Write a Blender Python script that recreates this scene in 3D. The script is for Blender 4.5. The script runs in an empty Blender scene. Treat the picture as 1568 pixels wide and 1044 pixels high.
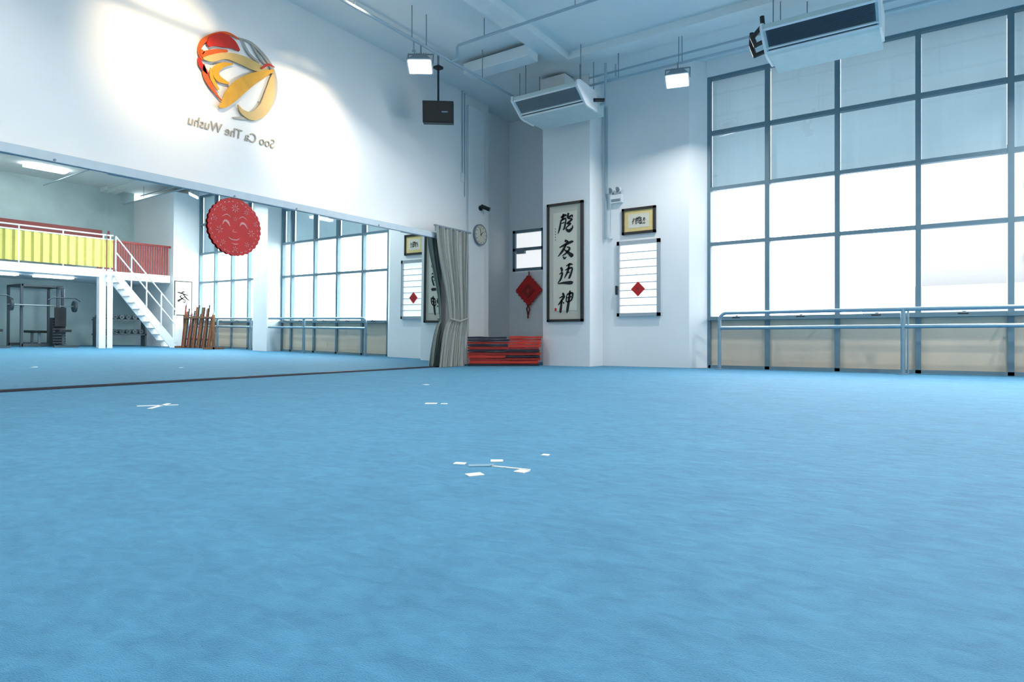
import bpy, math, random
from mathutils import Vector, Matrix
random.seed(7)
sc=bpy.context.scene
sc.view_settings.view_transform='Standard'
sc.view_settings.look='None'
sc.view_settings.exposure=0.82

# ------------------------------------------------------------ materials
def mat(name,col,rough=0.6,metal=0.0,var=0.04,scale=8.0,bump=0.0,bscale=60.0,emit=None,es=0.0,stretch=None,spec=None):
    m=bpy.data.materials.new(name); m.use_nodes=True
    nt=m.node_tree; n=nt.nodes; l=nt.links
    b=n['Principled BSDF']
    tc=n.new('ShaderNodeTexCoord'); mp=n.new('ShaderNodeMapping')
    l.new(tc.outputs['Object'],mp.inputs['Vector'])
    if stretch: mp.inputs['Scale'].default_value=stretch
    nz=n.new('ShaderNodeTexNoise'); nz.inputs['Scale'].default_value=scale; nz.inputs['Detail'].default_value=4
    l.new(mp.outputs['Vector'],nz.inputs['Vector'])
    r=n.new('ShaderNodeValToRGB')
    r.color_ramp.elements[0].position=0.3; r.color_ramp.elements[1].position=0.7
    r.color_ramp.elements[0].color=tuple(max(0,c*(1-var)) for c in col)+(1,)
    r.color_ramp.elements[1].color=tuple(min(1,c*(1+var)) for c in col)+(1,)
    l.new(nz.outputs['Fac'],r.inputs['Fac']); l.new(r.outputs['Color'],b.inputs['Base Color'])
    b.inputs['Roughness'].default_value=rough; b.inputs['Metallic'].default_value=metal
    if spec is not None: b.inputs['Specular IOR Level'].default_value=spec
    if bump>0:
        n2=n.new('ShaderNodeTexNoise'); n2.inputs['Scale'].default_value=bscale; n2.inputs['Detail'].default_value=3
        l.new(mp.outputs['Vector'],n2.inputs['Vector'])
        bp=n.new('ShaderNodeBump'); bp.inputs['Strength'].default_value=bump; bp.inputs['Distance'].default_value=0.01
        l.new(n2.outputs['Fac'],bp.inputs['Height']); l.new(bp.outputs['Normal'],b.inputs['Normal'])
    if emit:
        b.inputs['Emission Color'].default_value=emit+(1,); b.inputs['Emission Strength'].default_value=es
    return m
def s2l(r,g,b):
    f=lambda c:(c/255/12.92) if c/255<=0.04045 else ((c/255+0.055)/1.055)**2.4
    return (f(r),f(g),f(b))
M={}
M['wall']=mat('wall_paint',(0.83,0.845,0.85),0.7,var=0.015,scale=1.5,bump=0.05)
M['ceil']=mat('ceiling_paint',(0.72,0.79,0.805),0.8,var=0.02,scale=1.0)
M['beam']=mat('beam_paint',(0.72,0.79,0.805),0.8,var=0.02)
M['frame']=mat('window_frame_paint',s2l(100,126,138),0.5,var=0.03)
M['alu']=mat('aluminium',s2l(170,180,187),0.4,0.6)
M['barre']=mat('barre_steel',s2l(138,164,178),0.35,0.55)
M['panel']=mat('low_panel',s2l(206,190,170),0.45,var=0.03,scale=3)
M['black']=mat('black_plastic',(0.013,0.014,0.016),0.5)
M['darkframe']=mat('dark_wood_frame',(0.018,0.015,0.013),0.4)
M['ink']=mat('ink',(0.010,0.010,0.012),0.8)
M['cream']=mat('cream_mount',s2l(196,191,176),0.8,var=0.02)
M['paper']=mat('rice_paper',s2l(216,211,194),0.8,var=0.03,scale=15)
M['goldpaper']=mat('gold_paper',s2l(224,198,134),0.7,var=0.05,scale=15)
M['white']=mat('white_metal',(0.78,0.80,0.81),0.45)
M['ledge']=mat('ledge_paint',s2l(188,203,212),0.5)
M['pipe']=mat('painted_pipe',s2l(158,180,192),0.5)
M['grey']=mat('grey_plastic',s2l(125,138,147),0.5)
M['grille']=mat('ac_grille',s2l(98,110,119),0.5)
M['grilled']=mat('ac_grille_dark',s2l(64,76,86),0.5)
M['acbody']=mat('ac_body',s2l(190,208,208),0.5)
M['red']=mat('red_paper',s2l(188,18,22),0.6,var=0.08)
M['redmat']=mat('red_vinyl',s2l(188,46,30),0.45,var=0.10,bump=0.1,bscale=12)
M['redmat2']=mat('red_vinyl_dark',s2l(140,30,28),0.5,var=0.08)
M['navy']=mat('navy_vinyl',s2l(28,32,48),0.5,var=0.1)
M['tape']=mat('white_tape',(0.85,0.85,0.80),0.5)
M['tapegrey']=mat('grey_tape',s2l(112,150,168),0.6)
M['yellow']=mat('yellow_sheet',s2l(210,200,108),0.5,var=0.05)
M['redpaint']=mat('red_paint',s2l(130,34,32),0.5)
M['wood']=mat('wood_pole',s2l(130,84,52),0.5,var=0.2,scale=20)
M['gold']=mat('logo_gold',s2l(216,158,34),0.4,var=0.1)
M['palegold']=mat('logo_pale_gold',s2l(204,172,106),0.4,var=0.06)
M['lred']=mat('logo_red',s2l(190,34,16),0.4,var=0.12)
M['lorange']=mat('logo_orange',s2l(210,88,22),0.4,var=0.1)
M['lwhite']=mat('logo_silver',s2l(168,164,154),0.4,var=0.05)
M['ltext']=mat('letter_silver',s2l(166,158,144),0.4,var=0.05)
M['pink']=mat('pale_pink',s2l(208,148,146),0.7)
M['greendark']=mat('gym_wall',s2l(176,198,201),0.5,var=0.08,scale=2)
M['gymgrey']=mat('gym_steel',s2l(70,82,90),0.5)
M['lamp']=mat('lamp_glow',(1,1,1),0.5,emit=(1.0,0.98,0.93),es=14)
M['lampw']=mat('tube_glow',(1,1,1),0.5,emit=(1.0,0.98,0.95),es=8)
M['louvre']=mat('frosted_louvre',(0.85,0.87,0.88),0.4,emit=(1,1,1),es=0.42)
M['line']=mat('louvre_line',s2l(158,172,181),0.5)
M['bldg']=mat('facade',(0.110,0.113,0.115),0.8,var=0.02)
M['bldg2']=mat('facade_band',(0.092,0.098,0.104),0.8,var=0.02)
M['concrete']=mat('street',(0.2,0.21,0.22),0.9)
M['curtain']=mat('curtain_fabric',s2l(158,160,153),0.85,var=0.05,scale=12,bump=0.15,bscale=200)

def mirror_mat():
    m=bpy.data.materials.new('mirror_silver'); m.use_nodes=True
    b=m.node_tree.nodes['Principled BSDF']; b.inputs['Base Color'].default_value=(0.78,0.87,0.87,1)
    b.inputs['Metallic'].default_value=1; b.inputs['Roughness'].default_value=0.0
    return m
M['mirror']=mirror_mat()

def blind_mat():
    m=bpy.data.materials.new('roller_blind'); m.use_nodes=True
    nt=m.node_tree;n=nt.nodes;l=nt.links; n.remove(n['Principled BSDF'])
    out=n['Material Output']
    d=n.new('ShaderNodeBsdfDiffuse'); t=n.new('ShaderNodeBsdfTranslucent'); mx=n.new('ShaderNodeMixShader')
    w=n.new('ShaderNodeTexNoise'); w.inputs['Scale'].default_value=1.2
    r=n.new('ShaderNodeValToRGB'); r.color_ramp.elements[0].color=(0.072,0.104,0.122,1); r.color_ramp.elements[1].color=(0.092,0.130,0.148,1)
    tc=n.new('ShaderNodeTexCoord'); l.new(tc.outputs['Object'],w.inputs['Vector']); l.new(w.outputs['Fac'],r.inputs['Fac'])
    l.new(r.outputs['Color'],t.inputs['Color'])
    d.inputs['Color'].default_value=(0.48,0.57,0.61,1); mx.inputs[0].default_value=0.55
    l.new(d.outputs[0],mx.inputs[1]); l.new(t.outputs[0],mx.inputs[2]); l.new(mx.outputs[0],out.inputs['Surface'])
    return m
M['blind']=blind_mat()

def glass_mat():
    m=bpy.data.materials.new('window_glass'); m.use_nodes=True
    nt=m.node_tree;n=nt.nodes;l=nt.links; n.remove(n['Principled BSDF'])
    out=n['Material Output']; t=n.new('ShaderNodeBsdfTransparent'); g=n.new('ShaderNodeBsdfGlossy'); mx=n.new('ShaderNodeMixShader')
    t.inputs['Color'].default_value=(0.97,0.99,1,1); g.inputs['Roughness'].default_value=0.02; mx.inputs[0].default_value=0.04
    l.new(t.outputs[0],mx.inputs[1]); l.new(g.outputs[0],mx.inputs[2]); l.new(mx.outputs[0],out.inputs['Surface'])
    return m
M['glass']=glass_mat()

def carpet_mat():
    m=bpy.data.materials.new('blue_carpet'); m.use_nodes=True
    nt=m.node_tree;n=nt.nodes;l=nt.links; b=n['Principled BSDF']
    tc=n.new('ShaderNodeTexCoord'); mp=n.new('ShaderNodeMapping')
    mp.inputs['Rotation'].default_value=(0,0,math.radians(-28)); mp.inputs['Scale'].default_value=(1.0,1.7,1)
    l.new(tc.outputs['Object'],mp.inputs['Vector'])
    def noise(sc_,det,dist=0.0):
        x=n.new('ShaderNodeTexNoise'); x.inputs['Scale'].default_value=sc_; x.inputs['Detail'].default_value=det; x.inputs['Distortion'].default_value=dist
        l.new(mp.outputs['Vector'],x.inputs['Vector']); return x
    a=noise(3.0,7,0.7); c=noise(14,7,0.6); f=noise(240,3)
    def mul(x,k):
        q=n.new('ShaderNodeMath'); q.operation='MULTIPLY'; q.inputs[1].default_value=k; l.new(x,q.inputs[0]); return q.outputs[0]
    def add(x,y):
        q=n.new('ShaderNodeMath'); q.operation='ADD'; l.new(x,q.inputs[0]); l.new(y,q.inputs[1]); return q.outputs[0]
    s=add(add(mul(a.outputs['Fac'],0.30),mul(c.outputs['Fac'],0.45)),mul(f.outputs['Fac'],0.25))
    r=n.new('ShaderNodeValToRGB'); r.color_ramp.elements[0].position=0.38; r.color_ramp.elements[1].position=0.62
    r.color_ramp.elements[0].color=(0.028,0.160,0.300,1); r.color_ramp.elements[1].color=(0.054,0.245,0.415,1)
    l.new(s,r.inputs['Fac']); l.new(r.outputs['Color'],b.inputs['Base Color'])
    b.inputs['Roughness'].default_value=0.75; b.inputs['Specular IOR Level'].default_value=0.4
    b.inputs['Sheen Weight'].default_value=0.30; b.inputs['Sheen Roughness'].default_value=0.3
    b.inputs['Sheen Tint'].default_value=(0.5,0.88,1,1)
    h=add(mul(f.outputs['Fac'],0.6),mul(c.outputs['Fac'],0.7))
    bp=n.new('ShaderNodeBump'); bp.inputs['Strength'].default_value=0.5; bp.inputs['Distance'].default_value=0.012
    l.new(h,bp.inputs['Height']); l.new(bp.outputs['Normal'],b.inputs['Normal'])
    return m
M['carpet']=carpet_mat()

# ------------------------------------------------------------ mesh builder
class MB:
    def __init__(s,name): s.name=name; s.v=[]; s.f=[]; s.fm=[]; s.sm=[]; s.mats=[]
    def mi(s,k):
        m=M[k]
        if m not in s.mats: s.mats.append(m)
        return s.mats.index(m)
    def add(s,vs,fs,k,smooth=False):
        o=len(s.v); s.v+= [Vector(p) for p in vs]; i=s.mi(k)
        for f in fs: s.f.append([o+a for a in f]); s.fm.append(i); s.sm.append(smooth)
    def box(s,x0,x1,y0,y1,z0,z1,k,mtx=None):
        vs=[Vector(p) for p in [(x0,y0,z0),(x1,y0,z0),(x1,y1,z0),(x0,y1,z0),(x0,y0,z1),(x1,y0,z1),(x1,y1,z1),(x0,y1,z1)]]
        if mtx: vs=[mtx@p for p in vs]
        s.add(vs,[(0,3,2,1),(4,5,6,7),(0,1,5,4),(1,2,6,5),(2,3,7,6),(3,0,4,7)],k)
    def cyl(s,p0,p1,r,k,n=16,r2=None):
        p0=Vector(p0);p1=Vector(p1); r2=r if r2 is None else r2
        d=(p1-p0).normalized(); a=d.orthogonal().normalized(); b=d.cross(a)
        vs=[];
        for j,(p,q) in enumerate(((p0,r),(p1,r2))):
            for i in range(n):
                t=2*math.pi*i/n; vs.append(p+a*math.cos(t)*q+b*math.sin(t)*q)
        fs=[(i,(i+1)%n,n+(i+1)%n,n+i) for i in range(n)]
        s.add(vs,fs,k,True); s.add(vs[:n][::-1],[tuple(range(n))],k); s.add(vs[n:],[tuple(range(n))],k)
    def tube(s,pts,r,k,n=10):
        for a,b in zip(pts[:-1],pts[1:]): s.cyl(a,b,r,k,n)
        for p in pts[1:-1]: s.sph(p,r*1.02,k,8)
    def sph(s,c,r,k,n=12,sc3=(1,1,1)):
        c=Vector(c); vs=[];fs=[]
        for j in range(n+1):
            th=math.pi*j/n
            for i in range(n*2):
                ph=math.pi*i/n; vs.append(c+Vector((math.sin(th)*math.cos(ph)*r*sc3[0],math.sin(th)*math.sin(ph)*r*sc3[1],math.cos(th)*r*sc3[2])))
        w=n*2
        for j in range(n):
            for i in range(w): fs.append((j*w+i,(j+1)*w+i,(j+1)*w+(i+1)%w,j*w+(i+1)%w))
        s.add(vs,fs,k,True)
    def prism(s,pts,pl,d0,d1,k):
        O,U,V,N=pl; n=len(pts)
        A=[O+U*p[0]+V*p[1]+N*d0 for p in pts]; B=[O+U*p[0]+V*p[1]+N*d1 for p in pts]
        s.add(A+B,[tuple(range(n))[::-1],tuple(range(n,2*n))]+[(i,(i+1)%n,n+(i+1)%n,n+i) for i in range(n)],k)
    def stroke(s,pts,pl,d0,d1,k,sub=6):
        P=[Vector(p) for p in pts]; Q=[]
        for i in range(len(P)-1):
            p0=P[max(i-1,0)];p1=P[i];p2=P[i+1];p3=P[min(i+2,len(P)-1)]
            for j in range(sub):
                t=j/sub
                Q.append(0.5*((2*p1)+(p2-p0)*t+(2*p0-5*p1+4*p2-p3)*t*t+(-p0+3*p1-3*p2+p3)*t**3))
        Q.append(P[-1]); O,U,V,N=pl
        L=[];R=[]
        for i,q in enumerate(Q):
            a=Q[max(i-1,0)];b=Q[min(i+1,len(Q)-1)]; dx,dy=b.x-a.x,b.y-a.y; ln=math.hypot(dx,dy) or 1
            w=max(q.z,0.0005)/2; nx,ny=-dy/ln*w,dx/ln*w
            L.append((q.x+nx,q.y+ny));R.append((q.x-nx,q.y-ny))
        m=len(Q); W=lambda p,d:O+U*p[0]+V*p[1]+N*d
        vs=[W(p,d1) for p in L]+[W(p,d1) for p in R]+[W(p,d0) for p in L]+[W(p,d0) for p in R]
        fs=[]
        for i in range(m-1):
            fs+=[(i,m+i,m+i+1,i+1),(2*m+i,i,i+1,2*m+i+1),(m+i,3*m+i,3*m+i+1,m+i+1)]
        fs+=[(0,2*m,3*m,m),(m-1,2*m-1,4*m-1,3*m-1)]
        s.add(vs,fs,k)
    def done(s,bevel=0,origin=True):
        me=bpy.data.meshes.new(s.name)
        c=Vector((0,0,0))
        if origin:
            mn=Vector([min(v[i] for v in s.v) for i in range(3)]);mx=Vector([max(v[i] for v in s.v) for i in range(3)]); c=(mn+mx)/2
        me.from_pydata([v-c for v in s.v],[],s.f)
        for m in s.mats: me.materials.append(m)
        for p,i,sm in zip(me.polygons,s.fm,s.sm): p.material_index=i; p.use_smooth=sm
        me.update()
        o=bpy.data.objects.new(s.name,me); o.location=c; sc.collection.objects.link(o)
        if bevel:
            b=o.modifiers.new('bevel','BEVEL'); b.width=bevel; b.segments=2; b.limit_method='ANGLE'
        return o
V3=Vector
def lerp(a,c,t): return a+(c-a)*t
def plane_y(x,y,z): return (V3((x,y,z)),V3((1,0,0)),V3((0,0,1)),V3((0,-1,0)))  # faces -Y
def plane_x(x,y,z): return (V3((x,y,z)),V3((0,1,0)),V3((0,0,1)),V3((1,0,0)))   # faces +X

CZ=5.17
# ------------------------------------------------------------ shell
b=MB('floor'); b.box(-8.2,9.2,-5.2,11.6,-0.12,0,'carpet'); b.done(origin=False)
b=MB('ceiling'); b.box(-8.2,9.2,-5.2,11.7,CZ,CZ+0.15,'ceil'); b.done()
b=MB('wall_left'); b.box(-8.2,-7.47,-5.2,9.41,0,CZ,'wall'); b.done()
b=MB('wall_left_recess'); b.box(-8.2,-7.52,9.41,10.26,0,CZ,'wall'); b.box(-8.2,-7.72,10.26,11.3,0,CZ,'wall'); b.done()
b=MB('wall_back'); b.box(-8.2,-5.11,11.3,11.6,0,CZ,'wall'); b.done()
b=MB('pillar_scroll'); b.box(-6.08,-5.11,10.0,11.3,0,CZ,'wall'); b.done()
b=MB('wall_back_alcove')
pl=(V3((0,0,0)),V3((1,0,0)),V3((0,1,0)),V3((0,0,1)))
b.prism([(-5.11,10.5),(-3.50,10.5),(-3.25,10.68),(-3.25,11.3),(-5.11,11.3)],pl,0,CZ,'wall'); b.done()
b=MB('wall_window_header'); b.box(-3.25,9.2,10.66,11.0,4.90,CZ,'wall'); b.done()
b=MB('wall_window_column'); b.box(1.25,1.95,10.25,11.0,0,4.90,'wall'); b.done()
b=MB('wall_corner_block'); b.box(5.95,9.2,9.87,11.0,0,4.90,'wall'); b.done()
b=MB('wall_right'); b.box(8.8,9.2,-5.2,9.87,0,CZ,'greendark'); b.done()
b=MB('wall_rear'); b.box(-8.2,9.2,-5.4,-5.2,0,CZ,'wall'); b.done()

b=MB('ceiling_beam'); b.box(-5.32,-5.02,-5.2,9.3,5.05,CZ,'beam'); b.box(-5.02,8.8,9.05,9.3,5.05,CZ,'beam'); b.box(-7.47,8.8,2.2,2.5,4.9,CZ,'beam'); b.done()
b=MB('ceiling_duct'); b.box(-6.6,-5.32,8.3,8.6,4.92,5.1,'ceil'); b.box(-5.9,-5.4,9.62,9.98,4.80,5.12,'beam'); b.done(0.01)

# ------------------------------------------------------------ windows
def window(name,xs):
    zs=[0.83,2.084,3.01,3.957,4.883]
    y0,y1=10.68,10.78
    b=MB(name)
    for i,x in enumerate(xs):
        w=0.035
        b.box(x-w,x+w,y0,y1,0.0,4.9,'frame')
    for z in zs:
        h=0.03 if z>1 else 0.035
        b.box(xs[0],xs[-1],y0+0.005,y1-0.005,z-h,z+h,'frame')
    b.box(xs[0],xs[-1],y0,y1,0,0.05,'frame')
    b.box(xs[0],xs[-1],10.60,10.68,0.80,0.83,'frame')
    for x0,x1 in zip(xs[:-1],xs[1:]):
        b.box(x0+.035,x1-.035,10.72,10.74,0.05,0.80,'panel')
        b.box(x0+.035,x1-.035,10.735,10.737,0.86,4.86,'glass')
        xc=(x0+x1)/2; b.box(xc-.06,xc+.06,10.62,10.66,0.83,0.85,'black'); b.box(xc-.01,xc+.03,10.62,10.64,0.85,0.875,'grey')
    b.done()
    b=MB('roller_blind')
    for x0,x1 in zip(xs[:-1],xs[1:]):
        n=12
        for j in range(n):
            a=x0+.035+(x1-x0-.07)*j/n; c=x0+.035+(x1-x0-.07)*(j+1)/n
            ya=10.80+0.006*math.sin(j*1.7); yc=10.80+0.006*math.sin((j+1)*1.7)
            b.add([(a,ya,3.0),(c,yc,3.0),(c,yc,4.9),(a,ya,4.9)],[(0,1,2,3)],'blind',True)
        b.cyl((x0+.03,10.80,3.0),(x1-.03,10.80,3.0),0.012,'frame',8)
    b.done()
window('window_1',[-3.23,-2.292,-1.285,-.252,.788,1.23])
window('window_2',[1.97,2.97,3.97,4.97,5.93])

b=MB('window_3')
x0,x1,z0,z1=-7.58,-6.8,1.93,2.80
for (a,c,e,f) in [(x0,x1,z0,z0+.06),(x0,x1,z1-.06,z1),(x0,x0+.06,z0,z1),(x1-.06,x1,z0,z1),(x0,x1,2.36,2.42),]:
    b.box(a,c,11.22,11.30,e,f,'frame')
b.box(x0+.1,x0+.3,11.21,11.28,2.30,2.42,'grey')
b.box(x0,x1,11.28,11.295,z0,z1,'louvre'); b.done()
b=MB('window_4')
x0,x1,z0,z1=-4.80,-4.0,0.89,2.23
for (a,c,e,f) in [(x0,x1,z0,z0+.06),(x0,x1,z1-.07,z1),(x0,x0+.05,z0,z1),(x1-.05,x1,z0,z1)]:
    b.box(a,c,10.44,10.50,e,f,'alu')
b.box(x0+.05,x1-.05,10.48,10.495,z0+.06,z1-.07,'louvre')
for i in range(1,9):
    z=z0+.06+(z1-z0-.13)*i/9; b.box(x0+.05,x1-.05,10.468,10.48,z-.006,z+.006,'line')
b.box(x0-.01,x0+.02,10.40,10.44,1.28,1.44,'black')
b.done()
b=MB('red_diamond_ornament')
pl=plane_y(-4.40,10.46,1.37)
b.prism([(-.13,0),(0,-.13),(.13,0),(0,.13)],pl,0,.008,'red')
b.prism([(-.03,0),(0,-.03),(.03,0),(0,.03)],pl,.008,.011,'redpaint')
b.done()

# ------------------------------------------------------------ barre
b=MB('ballet_barre')
Y=10.28; xs0=-2.93
for z in (0.905,0.665):
    b.cyl((xs0+.12 if z>.8 else xs0,Y,z),(1.20,Y,z),0.028,'barre',14)
pts=[(xs0+.12-.12*math.sin(t),Y,0.905-.12+.12*math.cos(t)) for t in [i*math.pi/16 for i in range(9)]]
b.tube(pts+[(xs0,Y,0)],0.028,'barre',14)
for x in (-.42,):
    b.cyl((x,Y,0),(x,Y,0.905),0.03,'barre',14); b.cyl((x+.06,Y+.0,0),(x+.06,Y,0.905),0.012,'barre',8)
for x in (xs0,-.42): b.cyl((x,Y,0),(x,Y,.012),0.07,'barre',16)
for x in (-2.29,-1.285,.788):
    for z in (0.905,0.665): b.cyl((x,Y,z),(x,10.59,z),0.012,'barre',8)
b.done()
b=MB('ballet_barre')
for z in (0.905,0.665): b.cyl((2.05,Y,z),(5.9,Y,z),0.028,'barre',14)
for x in (2.1,4.0,5.8): b.cyl((x,Y,0),(x,Y,0.905),0.03,'barre',14)
b.done()

# ------------------------------------------------------------ mirror wall (mirrors on a furred-out frame)
mir=MB('wall_mirror')
edges=[-4.09,-2.65,-1.22,.22,1.655,3.09,4.53,5.96,7.40,8.42]
for a,c in zip(edges[:-1],edges[1:]):
    yw=1.0 if c<4 else 1.4
    cy=(a+c)/2; mtx=Matrix.Translation((-7.20,cy,1.12))@Matrix.Rotation(math.radians(-yw),4,'Z')@Matrix.Rotation(math.radians(0.5),4,'Y')
    h=(c-a)/2-.003
    mir.box(-.006,0,-h,h,-1.095,1.10,'mirror',mtx)
mir.box(-7.47,-7.235,-5.2,8.44,0,2.22,'wall')
mir.done()
b=MB('trim_mirror_ledge'); b.box(-7.47,-7.15,-5.2,8.44,2.222,2.315,'ledge')
for y in (0.8,2.6,4.5,5.4,6.9,8.2): b.cyl((-7.15,y,2.24),(-7.14,y,2.24),0.012,'grey',8)
b.done(0.006)
b=MB('trim_mirror_base'); b.box(-7.235,-7.17,-5.2,8.42,0,0.022,'navy'); b.done()

b=MB('red_papercut_face')
pl=plane_x(-7.165,4.515,1.865)
R=.35
pts=[]
for i in range(240):
    t=2*math.pi*i/240; r=R*(1+0.035*abs(math.sin(t*16))-0.02); pts.append((r*math.cos(t),r*math.sin(t)))
b.prism(pts,pl,0,.004,'red')
def st(pts,k='pink',d=0.007): b.stroke(pts,pl,.003,d,k)
st([(-.17,.01,.004),(-.14,.06,.020),(-.10,.05,.030),(-.07,.0,.006)]); st([(.06,.02,.005),(.09,.06,.026),(.13,.05,.022),(.17,.0,.005)])
st([(-.17,.11,.004),(-.11,.14,.010),(-.06,.11,.004)]); st([(.05,.11,.004),(.1,.14,.01),(.16,.11,.004)])
st([(-.02,-.03,.004),(-.03,-.06,.008),(.02,-.06,.004)])
st([(-.09,-.13,.004),(-.05,-.155,.012),(.02,-.155,.012),(.06,-.13,.004)])
st([(-.05,-.20,.004),(0,-.21,.010),(.04,-.2,.004)])
def petal(cx,cy,r,a0,n,wd):
    for i in range(n):
        t=a0+2*math.pi*i/n; st([(cx+.25*r*math.cos(t),cy+.25*r*math.sin(t),.002),(cx+.6*r*math.cos(t),cy+.6*r*math.sin(t),wd),(cx+r*math.cos(t),cy+r*math.sin(t),.002)])
petal(-.205,-.055,.05,.3,6,.008); petal(.215,-.05,.05,.1,6,.008); petal(0,.23,.055,0,8,.008); petal(-.15,.205,.036,0,6,.007); petal(.15,.20,.036,.5,6,.007); petal(0,-.265,.035,.2,5,.007)
petal(-.16,-.2,.036,.3,6,.006); petal(.16,-.2,.036,.3,6,.006); petal(0,.10,.03,.2,5,.006); petal(-.26,.07,.03,.2,5,.006); petal(.27,.07,.03,.2,5,.006)
for i in range(34):
    t=2*math.pi*(i+random.uniform(-.15,.15))/34; r0=R*random.uniform(.84,.9); u,v=math.cos(t),math.sin(t); k=random.uniform(.005,.012)
    st([(r0*u-v*k*1.5,r0*v+u*k*1.5,.003),(r0*u*1.04,r0*v*1.04,random.uniform(.005,.011)),(r0*u+v*k*1.5,r0*v-u*k*1.5,.003)])
b.done()

# ------------------------------------------------------------ wall emblem (traced, rectified to the wall plane)
b=MB('wall_emblem')
LO=plane_x(-7.47,0,0)
def rect(x,y):
    ph=math.radians(34.1)-math.atan((x-784)/967); Yw=7.44/math.tan(ph); d=.5606*7.44+.8281*Yw
    return Yw,.5+(518-y)*d/967
def lg(pts,k,d0=0.02,d1=0.05):
    b.stroke([rect(x,y)+(w/116,) for x,y,w in pts],LO,d0,d1*.75,k,8)
lg([(366,58,2),(386,66,4),(404,84,6),(417,104,7),(422,128,9),(416,154,12),(400,172,11),(382,180,7),(358,180,2)],'lwhite',.012,.03)
lg([(372,62,2),(382,82,4),(398,96,3)],'lwhite',.018,.035); lg([(386,68,2),(398,88,4),(408,100,2)],'lwhite',.018,.035)
lg([(310,92,2),(305,80,4),(310,64,6),(328,54,6),(348,51,4),(366,60,2)],'lorange',.02,.045)
lg([(318,70,5),(326,63,14),(342,62,20),(356,68,14),(366,78,3)],'lred',.02,.06)
lg([(308,76,3),(312,84,10),(330,80,8),(348,78,3)],'lorange',.02,.055)
lg([(310,90,2),(322,90,9),(344,86,9),(368,92,14),(390,102,14),(406,108,6),(418,113,1)],'palegold',.03,.065)
lg([(418,108,2),(402,114,10),(384,122,16),(366,134,20),(352,148,18),(342,160,10),(334,164,3)],'gold',.035,.07)
lg([(304,88,2),(307,98,7),(314,108,6),(320,116,1)],'lred',.02,.05)
lg([(312,98,2),(314,114,7),(322,130,7),(334,148,2),(342,156,1)],'lorange',.02,.05)
lg([(356,98,2),(340,100,7),(330,108,10),(334,120,10),(350,128,3)],'gold',.025,.055)
lg([(322,104,2),(324,120,6),(334,138,4)],'gold',.03,.055)
lg([(364,160,1),(372,172,8),(388,178,13),(404,166,17),(412,146,16),(416,126,10),(418,112,2)],'palegold',.02,.05)
lg([(398,106,2),(408,100,4),(418,104,1)],'lred',.06,.09)
for dx,dy in ((-.3,.2),(.3,-.2),(.2,.25),(-.25,-.1)): b.cyl((-7.47,4.74+dx,3.83+dy),(-7.455,4.74+dx,3.83+dy),0.01,'alu',8)
emblem=b.done()
def text_mesh(txt,name,mtx,k,size,ext,shear=-0.15):
    cu=bpy.data.curves.new(name+'_c','FONT'); cu.body=txt; cu.size=size; cu.extrude=ext; cu.align_x='CENTER'; cu.align_y='CENTER'; cu.shear=shear
    ob=bpy.data.objects.new(name+'_c',cu); sc.collection.objects.link(ob)
    dg=bpy.context.evaluated_depsgraph_get(); me=bpy.data.meshes.new_from_object(ob.evaluated_get(dg))
    bpy.data.objects.remove(ob); me.transform(mtx); me.materials.clear(); me.materials.append(M[k])
    o=bpy.data.objects.new(name,me); sc.collection.objects.link(o); return o
mt=Matrix(((0,0,1,-7.462),(-.85,0,0,4.68),(0.0,1,0,3.12),(0,0,0,1)))
text_mesh('Soo Ca The Wushu','wall_lettering',mt,'ltext',0.175,0.004)

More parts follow.
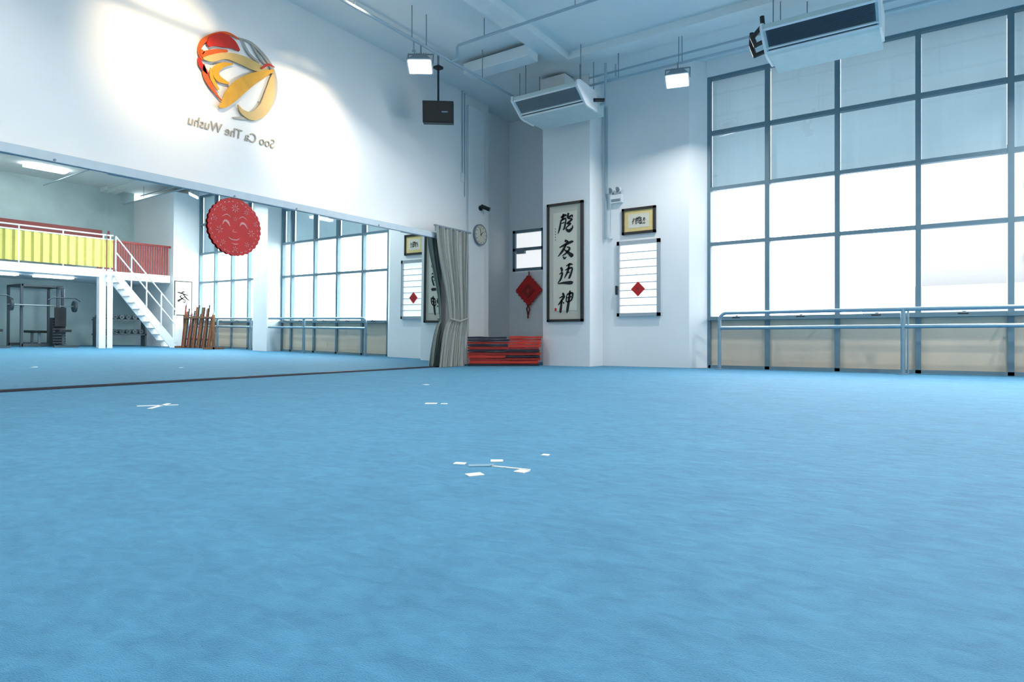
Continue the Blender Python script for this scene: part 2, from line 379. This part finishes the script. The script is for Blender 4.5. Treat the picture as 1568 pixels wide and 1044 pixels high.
# ------------------------------------------------------------ brush glyphs
G=[
 [[(-.8,.7,.1),(-.3,.8,.18),(.0,.75,.06)],[(-.5,1,.12),(-.5,.6,.14),(-.6,.3,.05)],[(-.8,.35,.06),(-.4,.45,.14),(-.05,.4,.1),(-.1,-.5,.14),(-.3,-.6,.03)],[(-.7,.35,.1),(-.75,-.4,.14),(-.9,-.9,.04)],[(-.6,.05,.05),(-.2,.1,.1)],[(.2,.95,.14),(.2,.5,.16),(.75,.6,.12),(.8,.35,.04)],[(.2,.4,.05),(.8,.2,.14),(.2,-.1,.12),(.7,-.2,.12),(.15,-.55,.1),(.6,-.9,.22),(1,-.7,.14),(1,-.4,.03)]],
 [[(-.3,.9,.15),(.1,.7,.18),(.2,.55,.05)],[(-.9,.3,.06),(-.2,.45,.16),(.7,.6,.16),(.9,.5,.04)],[(.0,.5,.1),(-.4,-.1,.18),(-.95,-.6,.03)],[(.1,.2,.06),(.55,-.05,.14),(.1,-.45,.12),(-.35,-.6,.05)],[(-.3,.05,.05),(.3,-.35,.16),(1,-.85,.28),(1.05,-.9,.02)],[(-.2,-.7,.1),(0,-.95,.12),(.25,-.8,.04)]],
 [[(-.8,.8,.12),(-.6,.5,.18),(-.65,.3,.04)],[(-.9,.1,.05),(-.5,.2,.14),(-.6,-.4,.14),(-.9,-.8,.05),(-.2,-.85,.14),(.9,-1,.24),(1.1,-.9,.03)],[(-.1,.8,.05),(.4,.9,.16),(.8,.8,.05)],[(.3,1,.1),(.25,.3,.16),(-.1,-.4,.05)],[(-.15,.4,.05),(.4,.5,.13),(.8,.4,.12),(.6,-.4,.16),(.4,-.5,.02)],[(.05,.05,.04),(.5,.1,.1)]],
 [[(-.6,.9,.14),(-.4,.7,.16),(-.4,.6,.03)],[(-.95,.45,.05),(-.3,.55,.15),(-.7,0,.14),(-1,-.25,.04)],[(-.55,.2,.1),(-.55,-.9,.18),(-.6,-1.05,.03)],[(-.4,.0,.04),(-.2,-.2,.13)],[(0,.6,.05),(.3,.7,.14),(.8,.65,.14),(.75,.0,.1),(.1,-.05,.08),(.05,.55,.1)],[(.1,.3,.05),(.7,.35,.1)],[(.4,1,.1),(.42,.2,.17),(.4,-.9,.18),(.35,-1.25,.02)]],
]
def glyph(b,g,pl,cx,cy,s,d,sx=1.0,wk=1.15):
    for stx in G[g]: b.stroke([(cx+(x+.18*y)*s*sx,cy+(y+.12*x)*s,w*s*wk) for x,y,w in stx],pl,d-.001,d+.002,'ink',5)

b=MB('calligraphy_scroll')
x0,x1,z0,z1=-5.97,-5.23,.80,2.95; cx=(x0+x1)/2
for (a,c,e,f) in [(x0,x1,z0,z0+.045),(x0,x1,z1-.045,z1),(x0,x0+.045,z0,z1),(x1-.045,x1,z0,z1)]: b.box(a,c,9.95,10.0,e,f,'darkframe')
b.box(x0+.04,x1-.04,9.975,9.999,z0+.04,z1-.04,'cream')
b.box(x0+.13,x1-.13,9.971,9.975,z0+.2,z1-.17,'paper')
pl=plane_y(cx,9.971,0)
for g,z in zip((0,1,2,3),(2.58,2.11,1.66,1.17)): glyph(b,g,pl,.02,z,.18,.002,.85,1.5)
for k in range(5): b.stroke([(-.2,2.5-k*.05,.012),(-.19,2.48-k*.05,.01)],pl,.001,.003,'ink',2)
b.prism([(-.21,1.0),(-.17,1.0),(-.17,1.05),(-.21,1.05)],pl,.001,.003,'red')
b.done()

b=MB('framed_calligraphy')
x0,x1,z0,z1=-4.71,-4.08,2.345,2.81; cx=(x0+x1)/2
for (a,c,e,f) in [(x0,x1,z0,z0+.045),(x0,x1,z1-.045,z1),(x0,x0+.045,z0,z1),(x1-.045,x1,z0,z1)]: b.box(a,c,10.455,10.5,e,f,'darkframe')
b.box(x0+.03,x1-.03,10.475,10.499,z0+.03,z1-.03,'goldpaper')
b.box(x0+.12,x1-.12,10.472,10.475,z0+.11,z1-.11,'paper')
pl=plane_y(cx,10.472,0); glyph(b,3,pl,-.07,2.58,.055,.002); glyph(b,0,pl,.01,2.58,.07,.002,.7); glyph(b,2,pl,.08,2.57,.05,.002)
b.done()

b=MB('emergency_light')
b.box(-4.92,-4.70,10.42,10.5,2.93,3.08,'white'); b.box(-4.90,-4.72,10.415,10.42,2.95,3.0,'grey')
for x in (-4.88,-4.74):
    b.cyl((x,10.46,3.08),(x,10.46,3.14),.012,'grey',8); b.cyl((x,10.48,3.17),(x-.02,10.38,3.15),.035,'white',14,.055); b.cyl((x-.02,10.38,3.15),(x-.022,10.375,3.149),.05,'grey',14)
b.cyl((-4.93,10.49,3.0),(-4.93,10.49,2.35),.008,'white',6); b.box(-4.96,-4.90,10.46,10.5,2.3,2.38,'white')
b.done(0.004)

b=MB('wall_clock')
X=-7.46; c=V3((X,9.87,2.52))
b.cyl(c,c+V3((.045,0,0)),.205,'grey',40); b.cyl(c+V3((.045,0,0)),c+V3((.048,0,0)),.18,'paper',40)
pl=plane_x(X+.048,9.87,2.52)
for i in range(12):
    t=i*math.pi/6; b.stroke([(.145*math.sin(t),.145*math.cos(t),.012),(.168*math.sin(t),.168*math.cos(t),.012)],pl,0,.002,'ink',1)
b.stroke([(-.02,-.01,.014),(.07,.06,.01)],pl,.001,.004,'ink',1); b.stroke([(.01,-.03,.01),(-.04,.13,.008)],pl,.001,.005,'ink',1)
b.done()
b=MB('security_camera')
c=V3((-7.46,9.90,3.05)); b.cyl(c,c+V3((.03,0,0)),.05,'black',16); b.cyl(c+V3((.03,0,0)),c+V3((.10,.02,.0)),.012,'black',8)
b.cyl(c+V3((.08,-.06,.02)),c+V3((.14,.10,-.02)),.038,'black',16); b.cyl(c+V3((.14,.10,-.02)),c+V3((.15,.12,-.026)),.042,'grey',16)
b.done()
b=MB('wall_conduit')
for y,x,z0 in ((9.46,-7.50,3.2),): b.cyl((x,y,z0),(x,y,CZ),.014,'pipe',8)
b.box(-7.47,-7.44,9.30,9.38,3.45,3.62,'white'); b.cyl((-7.455,9.34,3.62),(-7.455,9.34,CZ),.01,'pipe',8)
b.done()
b=MB('trim_pilaster'); b.box(-7.52,-7.46,9.55,10.05,0.0,4.97,'wall'); 
b.done(0.01)
b=MB('wall_conduit'); b.tube([(-5.03,10.47,2.3),(-5.03,10.47,4.7)],.02,'pipe',8); b.done()

b=MB('chinese_knot_ornament')
pl=plane_y(-7.18,11.25,1.50)
b.prism([(-.32,.03),(-.29,-.02),(-.03,-.29),(.03,-.29),(.29,-.02),(.32,.03),(.04,.31),(-.04,.31)],pl,0,.03,'red')
for sx in (-1,1):
    for k in range(5):
        t=k/4; b.sph((-7.18+sx*(.29-.26*t),11.235,1.52+.27*t),.038,'redmat',6,(1,.4,1)); b.sph((-7.18+sx*(.29-.26*t),11.235,1.50-.27*t),.038,'redmat',6,(1,.4,1))
b.prism([(-.15,.0),(0,-.15),(.15,0),(0,.15)],pl,.03,.04,'redmat2')
b.prism([(-.05,.0),(0,-.06),(.05,0),(0,.06)],pl,.04,.045,'redmat')
b.tube([(-7.18,11.22,1.8),(-7.16,11.22,1.86),(-7.18,11.24,1.91)],.012,'redpaint',6)
b.tube([(-7.18,11.22,1.22),(-7.22,11.22,1.12),(-7.19,11.22,1.0),(-7.19,11.22,.92)],.016,'redpaint',6)
b.tube([(-7.18,11.22,1.22),(-7.15,11.22,1.1),(-7.18,11.22,1.0)],.014,'redpaint',6)
b.done()

# ------------------------------------------------------------ folded mats
th=math.radians(34.1); Fd=V3((-math.sin(th),math.cos(th),0)); Rt=V3((math.cos(th),math.sin(th),0))
def slab(b,r0,r1,d0,d1,z0,z1,k,skew=0):
    n=10; prof=[]
    h=(z1-z0)/2; zc=(z0+z1)/2
    for i in range(n+1):
        t=-math.pi/2+math.pi*i/n; prof.append((r1-h+h*math.cos(t),zc+h*math.sin(t)))
    prof+= [(r0+(r1-r0)*.66,z1-.006),(r0+(r1-r0)*.33,z1+.004)]
    for i in range(n+1):
        t=math.pi/2+math.pi*i/n; prof.append((r0+h+h*math.cos(t),zc+h*math.sin(t)))
    m=len(prof)
    A=[Rt*p[0]+Fd*d0+V3((0,0,p[1])) for p in prof]; B=[Rt*(p[0]+skew)+Fd*d1+V3((0,0,p[1])) for p in prof]
    b.add(A+B,[tuple(range(m)),tuple(range(m,2*m))[::-1]]+[(i,m+i,m+(i+1)%m,(i+1)%m) for i in range(m)],k)
b=MB('folded_gym_mats')
L0=-.80
lay=[('navy',L0,.50,0,.035),('redmat',L0+.02,.49,.04,.09),('redmat2',L0+.02,-.1,.095,.13),('redmat',-.12,.52,.095,.14),('redmat',L0,-.10,.135,.18),('navy',-.12,.52,.145,.175),('redmat',L0,-.06,.185,.23),('redmat',-.10,.52,.18,.235),
     ('navy',L0,.51,.24,.272),('redmat',L0,-.06,.277,.33),('redmat2',-.06,.50,.277,.305),('redmat',-.08,.53,.31,.36),('navy',L0,-.06,.335,.365),('redmat',L0-.01,.10,.37,.41),('redmat',.08,.53,.365,.415),('navy',L0,-.03,.415,.45),('navy',L0,-.08,.455,.49),('redmat',-.06,.53,.42,.455),('redmat',-.06,.54,.46,.50)]
for k,r0,r1,z0,z1 in lay:
    j=random.uniform(-.02,.02)+(-.03 if k=='navy' else 0.0); slab(b,r0,r1+j*.3,11.40+j,11.78,z0*1.08,z1*1.08,k)
b.done(0.003)

# ------------------------------------------------------------ curtain
b=MB('curtain')
nz_,ns=60,170; vs=[];fs=[]
for i in range(nz_+1):
    z=2.41*(1-i/nz_)
    if z>0.78: t=(2.41-z)/(2.41-.78); t2=t*t*(3-2*t); yl=lerp(8.17,8.49,t2); yr=lerp(9.06,9.0,t2); amp=lerp(.04,.026,t2)
    else: t=(0.78-z)/.78; t2=math.sqrt(t); yl=lerp(8.49,8.24,t2); yr=lerp(9.0,8.95,t2); amp=lerp(.026,.04,t2)
    for j in range(ns+1):
        s=j/ns; ph=2*math.pi*10*s+0.6*math.sin(3*z+s*4)
        y=lerp(yl,yr,s)+.012*math.sin(ph*.5+z*2); x=-7.085+amp*math.sin(ph)*(.7+.3*math.sin(s*17))+.008*math.sin(ph*2.3+z)
        vs.append((x,y,z+0.005))
for i in range(nz_):
    for j in range(ns):
        a=i*(ns+1)+j; fs.append((a,a+1,a+ns+2,a+ns+1))
b.add(vs,fs,'curtain',True)
b.tube([(-7.04,8.48,.84),(-7.02,8.72,.80),(-7.04,8.98,.86)],.016,'curtain',8)
b.cyl((-7.085,8.12,2.42),(-7.085,9.12,2.42),.018,'grey',10)
b.cyl((-7.085,9.10,2.42),(-7.47,9.10,2.42),.012,'grey',8); b.cyl((-7.085,8.15,2.42),(-7.085,8.15,2.32),.012,'grey',8)
b.done()

# ------------------------------------------------------------ ceiling services
b=MB('light_track')
b.cyl((-6.13,-4.5,4.7),(-6.13,9.42,4.7),.02,'pipe',8)
for y in (-3,0,2,4,5.5,6.55,6.85,8.2,9.3): b.cyl((-6.13,y,4.7),(-6.13,y,CZ),.007,'grey',6)
b.cyl((-6.13,9.42,4.7),(8.5,9.42,4.7),.02,'pipe',8)
for x in (-5,-4.3,-3.3,-3.25,-1.5,0,1.5,3,5,7): b.cyl((x,9.42,4.7),(x,9.42,CZ),.007,'grey',6)
b.cyl((-5.98,7.4,4.9),(8.5,7.4,4.9),.02,'pipe',8); b.tube([(-5.98,7.4,4.9),(-6.0,7.4,4.88),(-6.0,7.4,4.7),(-6.13,7.4,4.7)],.02,'pipe',8)
for x in (-5.5,-4,-2,0,2,4): b.cyl((x,7.4,4.9),(x,7.4,CZ),.007,'grey',6)
b.done()
b=MB('sprinkler_pipe')
b.cyl((-6.7,2.52,5.08),(-6.7,9.3,5.08),.018,'pipe',8)
for y in (3.2,4.9,7.2): b.cyl((-6.7,y,5.08),(-6.7,y,4.93),.012,'pipe',8); b.cyl((-6.7,y,4.93),(-6.7,y,4.91),.03,'alu',10)
b.done()
b=MB('sprinkler_pipe')
b.cyl((-5.0,9.75,4.98),(8.0,9.75,4.98),.018,'pipe',8)
for x in (-4.5,-2,1): b.cyl((x,9.75,5.1),(x,9.75,4.9),.012,'alu',8)
b.done()

def ac(name,x0,x1,yf,zb,dark,pipes):
    b=MB(name)
    L=x1-x0; dpt=.98
    pl=(V3((x0,yf,zb)),V3((0,1,0)),V3((0,0,1)),V3((1,0,0)))
    prof=[(0.02,.20),(.30,.0),(.36,-.02),(dpt,-.02),(dpt,.27),(.10,.29),(.03,.26)]
    b.prism(prof,pl,0.03,L-.03,'acbody')
    pr2=[(-.005,.19),(.285,-.02),(.36,-.035),(dpt*.7,-.035),(dpt*.7,.295),(.09,.305),(.005,.27)]
    b.prism(pr2,pl,0,.03,'white'); b.prism(pr2,pl,L-.03,L,'white')
    U=V3((1,0,0)); Vv=V3((0,-.28,.20)).normalized(); N=V3((0,-.20,-.28)).normalized()
    pg=(V3((x0,yf+.30,zb)),U,Vv,N)
    b.prism([(.06,.085),(L-.06,.085),(L-.06,.315),(.06,.315)],pg,0,.006,dark)
    for i in range(11):
        v=.095+.02*i; b.prism([(.08,v),(L-.08,v),(L-.08,v+.006),(.08,v+.006)],pg,.006,.012,'grey' if dark=='grille' else dark)
    b.prism([(.03,.0),(L-.03,.0),(L-.03,.03),(.03,.03)],pg,0,.012,'white')
    b.prism([(.03,.055),(L-.03,.055),(L-.03,.075),(.03,.075)],pg,0,.012,'white')
    b.prism([(.05,.032),(L-.05,.032),(L-.05,.052),(.05,.052)],pg,0,.003,'grilled')
    b.prism([(.03,.318),(L-.03,.318),(L-.03,.345),(.03,.345)],pg,0,.012,'white')
    for x in (x0+.1,x1-.1):
        for y in (yf+.3,yf+.75): b.cyl((x,y,zb+.25),(x,y,5.05 if y>9.0 else CZ),.008,'grey',6)
    if pipes:
        b.tube([(x0,yf+.32,zb+.18),(x0-.12,yf+.3,zb+.14),(x0-.16,yf+.3,zb+.25),(x0-.04,yf+.35,zb+.40),(x0-.05,yf+.35,zb+.52)],.03,'black',8)
        b.tube([(x0,yf+.4,zb+.08),(x0-.15,yf+.4,zb+.05),(x0-.2,yf+.4,zb+.2),(x0-.19,yf+.4,zb+.36)],.03,'black',8)
    else:
        b.tube([(x1+.03,yf+.74,zb+.1),(x1+.12,yf+.74,zb+.1),(x1+.12,yf+.74,CZ-.2)],.025,'pipe',8)
        b.cyl((x1,yf+.55,zb+.12),(x1+.10,yf+.74,zb+.16),.03,'black',8)
    return b.done(0.003)
ac('air_conditioner',-5.86,-4.62,8.62,4.22,'grille',False)
ac('air_conditioner',-1.88,-.56,8.35,4.20,'grilled',True)

b=MB('hanging_speaker')
mt2=Matrix.Translation((-6.85,7.95,4.22))@Matrix.Rotation(math.radians(38),4,'Z')@Matrix.Rotation(math.radians(12),4,'X')
b.box(-.25,.25,-.14,.16,-.17,.17,'black',mt2); b.box(-.235,.235,-.155,-.14,-.155,.155,'darkframe',mt2)
p=mt2@V3((0,0,.17)); b.cyl(p,(p.x,p.y,4.95),.018,'black',8); b.box(p.x-.06,p.x+.06,p.y-.06,p.y+.06,4.93,4.97,'black')
b.cyl((p.x,p.y,4.95),(p.x,p.y,CZ),.018,'grey',8)
b.cyl(mt2@V3((.06,-.156,0)),mt2@V3((.16,-.156,0)),.012,'alu',8)
b.done(0.012)

# ------------------------------------------------------------ lamps
def flood_or_fill(x,y,z,top,yaw,power):  # builds the two real fixtures and the added fill lamps
    b=MB('flood_or_fill_light')
    m=Matrix.Translation((x,y,z))@Matrix.Rotation(yaw,4,'Z')@Matrix.Rotation(math.radians(-24),4,'X')
    vs=[(-.17,-.13,-.03),(.17,-.13,-.03),(.17,.13,-.03),(-.17,.13,-.03),(-.09,-.07,.12),(.09,-.07,.12),(.09,.07,.12),(-.09,.07,.12)]
    b.add([m@V3(v) for v in vs],[(4,5,6,7),(0,1,5,4),(1,2,6,5),(2,3,7,6),(3,0,4,7),(0,3,2,1)],'grey')
    b.box(-.18,.18,-.14,.14,-.045,-.03,'alu',m)
    b.box(-.155,.155,-.115,.115,-.052,-.045,'lamp',m)
    for i in range(6): b.box(-.08+.032*i-.004,-.08+.032*i+.004,-.065,.065,.12,.16,'grey',m)
    b.tube([m@V3((-.18,0,0)),m@V3((-.18,0,.2)),m@V3((.18,0,.2)),m@V3((.18,0,0))],.01,'grey',6)
    c=m@V3((0,0,.2)); b.cyl(c,(c.x,c.y,top),.01,'grey',6)
    o=b.done()
    ld=bpy.data.lights.new('flood_or_fill_source','AREA'); ld.shape='RECTANGLE'; ld.size=.31; ld.size_y=.23; ld.energy=power; ld.color=(1,.98,.95)
    lo=bpy.data.objects.new('source',ld); sc.collection.objects.link(lo)
    lo.matrix_world=m@Matrix.Translation((0,0,-.06)); bpy.context.view_layer.update()
    lo.parent=o; lo.matrix_parent_inverse=o.matrix_world.inverted()
PW=72
flood_or_fill(-6.13,6.72,4.40,4.7,math.radians(35),26)
flood_or_fill(-3.28,9.30,4.42,4.7,math.radians(15),54)
for (x,y,p) in ((1.35,9.30,PW),(3.5,9.30,PW),(-6.13,2.0,10),(-6.13,-2.0,20)): flood_or_fill(x,y,4.42,4.7,math.radians(30),p)  # off-frame lamps, added as fill light
flood_or_fill(2.5,7.4,4.6,4.9,0,PW*1.6)  # added fill lamp, brightens the window side of the room
for (x,y) in ((-2.5,2.65),(2.5,2.65)): flood_or_fill(x,y,4.5,4.9,0,PW*1.0)  # more added fill over the middle of the room
for (x,y) in ((-2.5,-2.5),(2.5,-2.5)): flood_or_fill(x,y,4.5,CZ,0,PW*.4)  # weak added fill behind the camera

def spot(x,y,z,tx,ty,tz,power,ang):
    d=(V3((tx,ty,tz))-V3((x,y,z))).normalized()
    b=MB('spotlight'); p=V3((x,y,z)); b.cyl(p-d*.18,p,.06,'black',20); b.cyl(p-d*.09,(p.x-d.x*.09,p.y,CZ),.012,'black',8); o=b.done()
    ld=bpy.data.lights.new('spot_source','SPOT'); ld.energy=power; ld.color=(1,.74,.44); ld.spot_size=math.radians(ang); ld.spot_blend=1.0; ld.shadow_soft_size=.05
    lo=bpy.data.objects.new('source',ld); sc.collection.objects.link(lo); lo.location=p+d*.01; lo.rotation_euler=d.to_track_quat('-Z','Y').to_euler()
    bpy.context.view_layer.update(); lo.parent=o; lo.matrix_parent_inverse=o.matrix_world.inverted()
spot(-5.3,3.7,5.0,-7.47,3.85,3.80,230,50)
spot(-5.3,5.4,4.95,-7.47,5.75,3.55,200,46)

# ------------------------------------------------------------ tape marks
b=MB('floor_tape')
def tp(x,y,l,w,a,k='tape'):
    m=Matrix.Translation((x,y,0))@Matrix.Rotation(math.radians(a),4,'Z'); b.box(-l/2,l/2,-w/2,w/2,0.0,.003,k,m)
tp(-1.584,1.968,.045,.035,20); tp(-1.493,2.095,.05,.04,35); tp(-1.298,1.983,.045,.045,0); tp(-1.41,1.839,.06,.045,60)
tp(-1.49,1.985,.10,.04,40,'tapegrey'); tp(-1.37,2.01,.17,.010,8)
tp(-4.81,2.41,.27,.035,54); tp(-4.765,2.40,.36,.03,-47)
tp(-3.224,3.656,.09,.07,34); tp(-1.396,2.317,.03,.03,10); tp(-4.588,5.118,.06,.05,0); tp(-3.13,3.70,.05,.04,30)
b.done()

# ------------------------------------------------------------ mezzanine side of the room
b=MB('mezzanine')
ZB,ZT,YE=2.02,2.25,7.98
b.box(5.5,8.8,-5.2,YE,ZB,ZT,'white'); b.box(6.1,8.8,YE,9.85,ZB,ZT,'white')
for y in (YE-.05,3.5,-1): b.box(5.5,5.68,y-.12,y+.05,0,ZB,'white')
n=260; vs=[]; 
for i in range(n+1):
    y=-5.2+(YE+5.2)*i/n; x=5.49+.02*(1 if i%4<2 else -1); vs+= [(x,y,2.30),(x,y,3.08)]
b.add(vs,[(2*i,2*i+2,2*i+3,2*i+1) for i in range(n)],'yellow')
for z in (3.1,3.22): b.cyl((5.5,-5.1,z),(5.5,YE,z),.022,'white',8)
for i in range(14): b.cyl((5.5,-4.9+i*.985,ZT),(5.5,-4.9+i*.985,3.22),.02,'white',8)
for i in range(26): b.box(6.1,6.12,YE+i*.07,YE+.045+i*.07,ZT,3.12,'redpaint')
b.box(6.08,6.14,YE,9.85,3.12,3.18,'redpaint'); b.box(7.4,7.5,5.5,8.6,2.6,3.6,'redpaint')
b.done()
b=MB('staircase')
n=12; y0,y1=YE+.02,9.68; zt=ZT
for i in range(n):
    t=(i+.5)/n; y=lerp(y0,y1,t); z=zt*(1-(i+1)/n) 
    b.box(5.40,5.9,y-.09,y+.09,max(z,0.0),max(z,0)+.035,'white')
for x in (5.38,5.9):
    pl=(V3((x,0,0)),V3((0,1,0)),V3((0,0,1)),V3((1,0,0)))
    b.prism([(y0,zt-.25),(y0,zt),(y1+.02,.18),(y1+.02,0),(y1-.15,0)],pl,0,.03,'white')
for z in (.5,.95):
    b.cyl((5.38,y0,zt+z),(5.38,y1,.2+z),.02,'white',8)
for t in (0,.25,.5,.75,1): 
    y=lerp(y0,y1,t); z=lerp(zt,.15,t); b.cyl((5.38,y,z),(5.38,y,z+.95),.02,'white',8)
b.done()
b=MB('framed_picture')
pl=(V3((5.95,10.18,1.55)),V3((0,-1,0)),V3((0,0,1)),V3((-1,0,0)))
b.prism([(-.28,-.55),(.28,-.55),(.28,.55),(-.28,.55)],pl,0,.02,'darkframe'); b.prism([(-.25,-.52),(.25,-.52),(.25,.52),(-.25,.52)],pl,.02,.024,'paper')
glyph(b,1,pl,0,.05,.19,.026); b.done()
b=MB('fluorescent_light')
for y in (4.5,5.9,7.2): b.box(6.4,6.7,y-.6,y+.3,1.97,2.02,'lampw')
b.done()
b=MB('fluorescent_light')
for y in (5.2,7.0): b.box(6.9,7.2,y-.5,y+.5,5.08,5.17,'lampw')
b.done()
def rack(x,y):
    b=MB('power_rack')
    for dx in (0,1.1):
        for dy in (0,1.0): b.box(x+dx-.03,x+dx+.03,y+dy-.03,y+dy+.03,0,1.8,'gymgrey')
        b.box(x+dx-.03,x+dx+.03,y,y+1.0,1.74,1.8,'gymgrey'); b.box(x+dx-.03,x+dx+.03,y,y+1.0,.02,.1,'gymgrey')
    for dy in (0,1.0): b.box(x,x+1.1,y+dy-.03,y+dy+.03,1.74,1.8,'gymgrey')
    b.cyl((x-.1,y-.35,1.2),(x-.1,y+1.35,1.2),.02,'alu',8)
    for yy in (y-.3,y+1.25): b.cyl((x-.1,yy,1.2),(x-.1,yy+.06,1.2),.17,'gymgrey',20)
    for dy in (0,1.0): b.box(x-.14,x,y+dy-.02,y+dy+.02,1.14,1.18,'gymgrey')
    b.box(x+.1,x+1.0,y+.35,y+.65,.40,.47,'black'); b.box(x+.2,x+.26,y+.47,y+.53,0,.4,'alu'); b.box(x+.8,x+.86,y+.47,y+.53,0,.4,'alu')
    b.done()
rack(7.4,6.55); rack(7.4,4.5)
def machine(x,y):
    b=MB('cable_weight_machine')
    b.box(x,x+.7,y-.03,y+.03,0,.07,'gymgrey'); b.box(x-.05,x+.02,y-.3,y+.3,0,.06,'gymgrey'); b.box(x+.6,x+.68,y-.03,y+.03,0,1.75,'gymgrey')
    b.box(x+.1,x+.68,y-.03,y+.03,1.69,1.75,'gymgrey'); b.box(x+.52,x+.76,y-.16,y+.16,.08,.85,'black')
    for k in range(9): b.box(x+.515,x+.53,y-.16,y+.16,.12+.08*k,.13+.08*k,'alu')
    b.cyl((x+.15,y,1.69),(x+.15,y,1.42),.008,'alu',6); b.tube([(x+.15,y-.4,1.34),(x+.15,y-.28,1.42),(x+.15,y+.28,1.42),(x+.15,y+.4,1.34)],.016,'gymgrey',8)
    b.box(x+.05,x+.38,y-.15,y+.15,.44,.51,'black'); b.box(x+.2,x+.25,y-.03,y+.03,0,.44,'gymgrey'); b.box(x+.42,x+.48,y-.14,y+.14,.6,1.15,'black')
    b.done()
machine(6.5,7.35); machine(6.5,5.75)
b=MB('dumbbell_rack')
b.box(6.9,7.2,8.25,9.5,.35,.39,'gymgrey'); b.box(6.9,7.2,8.25,9.5,.8,.84,'gymgrey')
for y in (8.28,9.45): b.box(6.9,7.2,y,y+.05,0,.9,'gymgrey')
for z in (.47,.92):
    for i in range(6):
        y=8.4+i*.19; b.cyl((6.92,y,z),(7.18,y,z),.018,'alu',8)
        for x in (6.92,7.1): b.cyl((x,y,z),(x+.08,y,z),.07,'gymgrey',12)
b.done()
b=MB('weapon_rack')
for x in (3.3,5.0):
    b.box(x-.03,x+.03,9.75,9.81,0,1.0,'wood'); b.box(x-.03,x+.03,9.5,10.1,0,.06,'wood')
for z in (.25,.9): b.box(3.3,5.0,9.74,9.82,z,z+.05,'wood')
for i in range(17):
    x=3.4+i*.1; h=random.uniform(.95,1.3); b.cyl((x,9.70,.02),(x+random.uniform(-.04,.04),9.84,h),.02+.02*(i%3==0),['wood','redpaint','black'][i%3],8)
    if i%4==0: b.cyl((x,9.84,h),(x,9.84,h+.15),.03,'alu',8,.002)
b.done()

# ------------------------------------------------------------ outside
b=MB('neighbour_building')
b.box(-.9,26,45,60,-20,11.4,'bldg'); b.box(-3.6,26,42,45,-20,3.4,'bldg')
for k in range(8):
    z=-12+k*2.2
    if z<3.2: b.box(-3.7,26,41.6,42,z,z+.9,'bldg2')
for k in range(3): b.box(4,16,44.7,45,4.8+k*2.0,5.3+k*2.0,'bldg2')
b.done()
b=MB('street_ground'); b.box(-60,60,12,90,-20.5,-20,'concrete'); b.done()

w=bpy.data.worlds.new('World'); sc.world=w; w.use_nodes=True
nt=w.node_tree; bg=nt.nodes['Background']
gt=nt.nodes.new('ShaderNodeTexCoord'); sp=nt.nodes.new('ShaderNodeSeparateXYZ'); cr=nt.nodes.new('ShaderNodeValToRGB')
nt.links.new(gt.outputs['Generated'],sp.inputs[0]); nt.links.new(sp.outputs['Z'],cr.inputs['Fac'])
cr.color_ramp.elements[0].color=(1,.99,.98,1); cr.color_ramp.elements[1].color=(.91,.96,1,1)
nt.links.new(cr.outputs['Color'],bg.inputs['Color']); bg.inputs['Strength'].default_value=6.8
for xc,wd in ((-1.0,4.4),(3.95,3.95)):
    ld=bpy.data.lights.new('window_portal','AREA'); ld.shape='RECTANGLE'; ld.size=wd; ld.size_y=4.0; ld.cycles.is_portal=True
    lo=bpy.data.objects.new('window_portal',ld); sc.collection.objects.link(lo); lo.location=(xc,10.95,2.85); lo.rotation_euler=(math.radians(-90),0,0)

cam=bpy.data.cameras.new('camera'); co=bpy.data.objects.new('camera',cam); sc.collection.objects.link(co)
co.location=(0,0,.5); co.rotation_euler=(math.radians(90),0,math.radians(34.1))
cam.sensor_width=36; cam.lens=967/1568*36; cam.shift_y=-.0026; cam.clip_end=300
sc.camera=co
